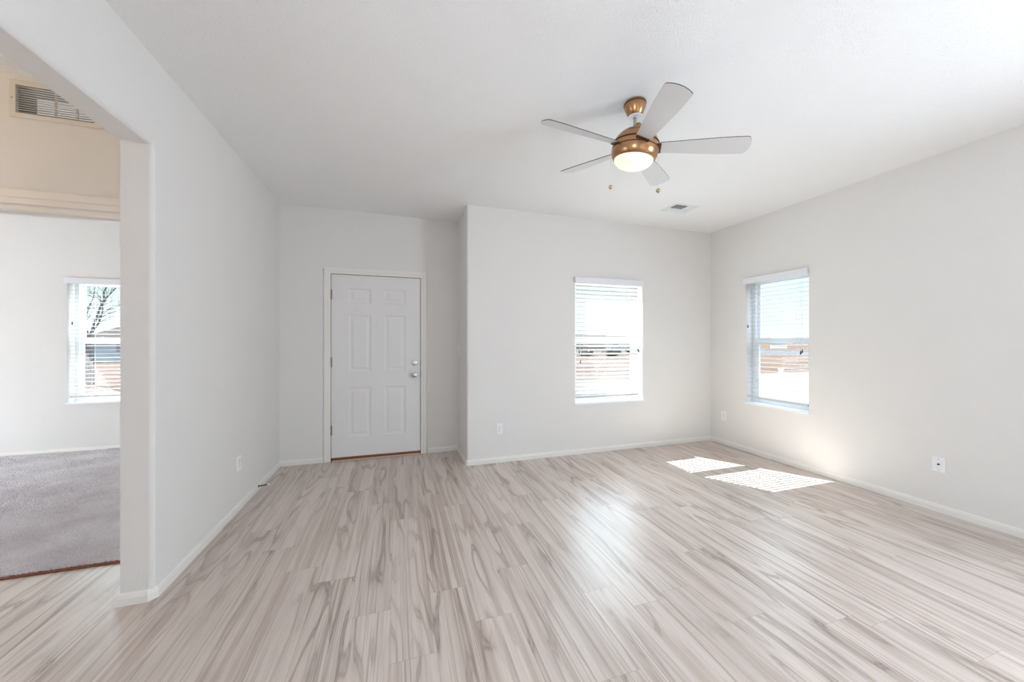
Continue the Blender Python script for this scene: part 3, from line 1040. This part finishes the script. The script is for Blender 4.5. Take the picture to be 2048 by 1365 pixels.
def hill_range(name, pts, depth, m_):
    b_ = bmesh.new()
    a_, c_, d_ = [], [], []
    for x_, y_, h_ in pts:
        v_ = Vector((x_, y_, 0)).normalized() * depth
        a_.append(b_.verts.new((x_, y_, GZ - 0.06)))
        c_.append(b_.verts.new((x_ + v_.x, y_ + v_.y, h_)))
        d_.append(b_.verts.new((x_ + 2 * v_.x, y_ + 2 * v_.y, GZ - 0.06)))
    for i in range(len(pts) - 1):
        b_.faces.new((a_[i], a_[i + 1], c_[i + 1], c_[i]))
        b_.faces.new((c_[i], c_[i + 1], d_[i + 1], d_[i]))
    return struct(obj(name, b_, m_))


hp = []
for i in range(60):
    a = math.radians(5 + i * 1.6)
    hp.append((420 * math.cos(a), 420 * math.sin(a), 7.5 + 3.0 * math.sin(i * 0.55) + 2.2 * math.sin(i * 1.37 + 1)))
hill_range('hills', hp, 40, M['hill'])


def house(label, loc, rz, w, d, h, rise, wall_m, roof_m, group=None, windows=2, hip=False):
    """gabled house, ridge along local x"""
    r = thing(empty('house', loc, rz), label, 'house', group)
    b_ = bmesh.new()
    box(b_, -w / 2, w / 2, -d / 2, d / 2, 0, h)
    for s in () if hip else (-1, 1):
        vs = [b_.verts.new((s * w / 2, -d / 2, h)), b_.verts.new((s * w / 2, d / 2, h)), b_.verts.new((s * w / 2, 0, h + rise))]
        b_.faces.new(vs)
    obj('wall', b_, wall_m, r)
    b_ = bmesh.new()
    o_ = 0.4
    k = rise / (d / 2)
    hip_in = d / 2 if hip else -o_
    eave = [b_.verts.new((sx * (w / 2 + o_), sy * (d / 2 + o_), h - o_ * k)) for sx, sy in ((-1, -1), (1, -1), (1, 1), (-1, 1))]
    fasc = [b_.verts.new((sx * (w / 2 + o_), sy * (d / 2 + o_), h - o_ * k + 0.16)) for sx, sy in ((-1, -1), (1, -1), (1, 1), (-1, 1))]
    r0_ = b_.verts.new((-w / 2 + hip_in, 0, h + rise + 0.16))
    r1_ = b_.verts.new((w / 2 - hip_in, 0, h + rise + 0.16))
    b_.faces.new(eave)
    for i in range(4):
        b_.faces.new((eave[i], eave[(i + 1) % 4], fasc[(i + 1) % 4], fasc[i]))
    b_.faces.new((fasc[0], fasc[1], r1_, r0_)); b_.faces.new((fasc[1], fasc[2], r1_))
    b_.faces.new((fasc[2], fasc[3], r0_, r1_)); b_.faces.new((fasc[3], fasc[0], r0_))
    obj('roof', b_, roof_m, r)
    for i in range(windows):
        b_ = bmesh.new()
        u = -w / 2 + w * (i + 0.5) / windows
        box(b_, u - 0.6, u + 0.6, -d / 2 - 0.03, -d / 2 + 0.02, h * 0.42, h * 0.82)
        obj('window', b_, M['darkglass'], r)
    return r


# the house beyond the den window
house('grey-blue house with a low brown roof, seen through the den window behind the bare tree', (-20.3, 45.5, GZ - 0.05), math.radians(26), 13.0, 9.0, 2.05, 2.15, M['siding'], M['roof'], windows=3, hip=True)
# far houses seen through the window beside the entry corner
far = [((32, 66), 'long low tan house far off, left in the view of the back window', 16, 2.0, 0.9, 'tan_wall'),
       ((49, 74), 'low grey house far off, right in the view of the back window', 18, 1.9, 0.9, 'siding')]
for (hx, hy), lab, w_, h_, rs, wm in far:
    house(lab, (hx, hy, GZ - 0.05), math.radians(-25), w_, 7, h_, rs, M[wm], M['roof'], windows=3)
for i, (hx, hy, lab) in enumerate(((92, 66, 'small white shed far off across the field, left in the view of the right-wall window'), (112, 63, 'small white shed far off across the field, right in the view of the right-wall window'))):
    house(lab, (hx, hy, GZ - 0.05), math.radians(-50), 3.2, 3.0, 1.3, 0.5, M['white_out'], M['white_out'], windows=0)


def shrub(label, loc, r_, h_, group):
    b_ = bmesh.new()
    bmesh.ops.create_icosphere(b_, subdivisions=3, radius=1.0)
    for v in b_.verts:
        k = 1 + random.uniform(-0.22, 0.22)
        v.co = Vector((v.co.x * r_ * k, v.co.y * r_ * k, (v.co.z * 0.5 + 0.5) * h_ * k))
    o = obj('shrub', b_, M['shrub'], recalc=False)
    o.location = loc
    return thing(o, label, 'shrub', group)


for i in range(5):
    shrub('dark dry shrub in a row before the far houses, outside the back window', (21.0 + i * 2.7, 37.6 - i * 1.2 + random.uniform(-0.3, 0.3), GZ - 0.06), 1.0, 0.75 + random.uniform(-0.1, 0.25), 'dry shrubs before the far houses')


def grass_clump(loc, label):
    b_ = bmesh.new()
    for i in range(90):
        a, rr, h_ = random.uniform(0, 6.28), random.uniform(0, 0.35), random.uniform(0.35, 0.7)
        p = Vector((rr * math.cos(a), rr * math.sin(a), 0))
        tip_ = p + Vector((random.uniform(-0.25, 0.25), random.uniform(-0.25, 0.25), h_))
        s = Vector((math.cos(a + 1.57), math.sin(a + 1.57), 0)) * 0.02
        b_.faces.new([b_.verts.new(p - s), b_.verts.new(p + s), b_.verts.new(tip_)])
    o = obj('grass_clump', b_, M['drygrass'], recalc=False)
    o.location = loc
    return thing(o, label, 'grass')


grass_clump((-12.2, 18.1, GZ - 0.06), 'dry yellow grass clump in front of the bare tree outside the den window')


# bare tree outside the den window
def bare_tree(loc, label):
    """limbs are laid out across the tree in metres (across, up), then given depth"""
    r = thing(empty('bare_tree', loc), label, 'tree')
    rnd = random.Random(5)
    across, deep = Vector((0.9525, -0.3044, 0)), Vector((0.3044, 0.9525, 0))

    def P(a_, u_, d_=0.0):
        return across * a_ + deep * d_ + Vector((0, 0, u_))
    b_ = bmesh.new()
    fork = 1.92
    tube(b_, [P(0, -0.05), P(0.02, 0.8), P(0, fork + 0.05)], [0.16, 0.125, 0.12], 10)
    obj('trunk', b_, M['bark'], r)
    b_ = bmesh.new()

    def twig(p, d, length, rad, lvl):
        pts, rr = [p.copy()], [rad]
        for i in range(4):
            d = (d + Vector((rnd.uniform(-0.2, 0.2), rnd.uniform(-0.2, 0.2), rnd.uniform(-0.05, 0.12)))).normalized()
            p = p + d * (length / 4)
            pts.append(p.copy()); rr.append(rad * (1 - 0.55 * (i + 1) / 4))
        tube(b_, pts, rr, 4)
        if lvl < 3:
            for i in range(3):
                dd = (d + Vector((rnd.uniform(-0.9, 0.9), rnd.uniform(-0.9, 0.9), rnd.uniform(-0.1, 0.5)))).normalized()
                twig(pts[1 + i], dd, length * rnd.uniform(0.5, 0.75), rr[1 + i] * 0.65, lvl + 1)

    limbs = [([(0.03, 0.0), (0.25, 0.66), (0.46, 1.25), (0.58, 1.45), (0.55, 1.85), (0.68, 2.1), (0.75, 2.8), (0.7, 3.6)], 0.062, 0.1),
             ([(0.06, 0.05), (0.42, 0.55), (0.58, 1.0), (0.60, 1.33), (0.56, 1.47)], 0.05, -0.05),
             ([(0.58, 1.45), (0.80, 1.75), (0.98, 2.02), (1.15, 2.7), (1.4, 3.4)], 0.042, 0.3),
             ([(-0.03, 0.05), (-0.17, 0.56), (-0.27, 0.98), (-0.36, 1.2), (-0.5, 1.9), (-0.8, 2.6)], 0.042, -0.2),
             ([(-0.17, 0.56), (-0.10, 1.1), (0.05, 1.6), (0.1, 2.3)], 0.026, 0.2),
             ([(0.25, 0.66), (0.7, 0.95), (1.1, 1.12), (1.5, 1.5), (2.0, 1.9)], 0.028, 0.6),
             ([(-0.05, 0.0), (-0.4, 0.3), (-0.7, 0.9), (-1.2, 1.5), (-1.6, 2.4)], 0.036, 0.4)]
    for pts2, rad, dd in limbs:
        n_ = len(pts2)
        pts = [P(a_, fork + u_, dd * i / n_) for i, (a_, u_) in enumerate(pts2)]
        tube(b_, pts, [0.62 * rad * (1 - 0.6 * i / n_) for i in range(n_)], 6)
        for i in range(1, n_):
            for k in range(2):
                d0 = (across * rnd.uniform(-1, 1) + deep * rnd.uniform(-0.6, 0.6) + Vector((0, 0, rnd.uniform(0.1, 0.9)))).normalized()
                twig(pts[i], d0, rnd.uniform(0.5, 0.9), rad * 0.2, 1)
    obj('branches', b_, M['bark'], r)
    return r


bare_tree((-12.3, 19.7, GZ - 0.05), 'bare leafless tree with forked trunk outside the den window')


def post(loc, label, h_):
    b_ = bmesh.new()
    box(b_, -0.045, 0.045, -0.045, 0.045, 0, h_, bevel=0.01)
    box(b_, -0.06, 0.06, -0.06, 0.06, h_, h_ + 0.03, bevel=0.008)
    o = obj('marker_post', b_, M['white_out'])
    o.location = loc
    return thing(o, label, 'post')


post((12.1, 8.6, GZ - 0.05), 'short white post standing on the ground outside the right-wall window', 0.75)
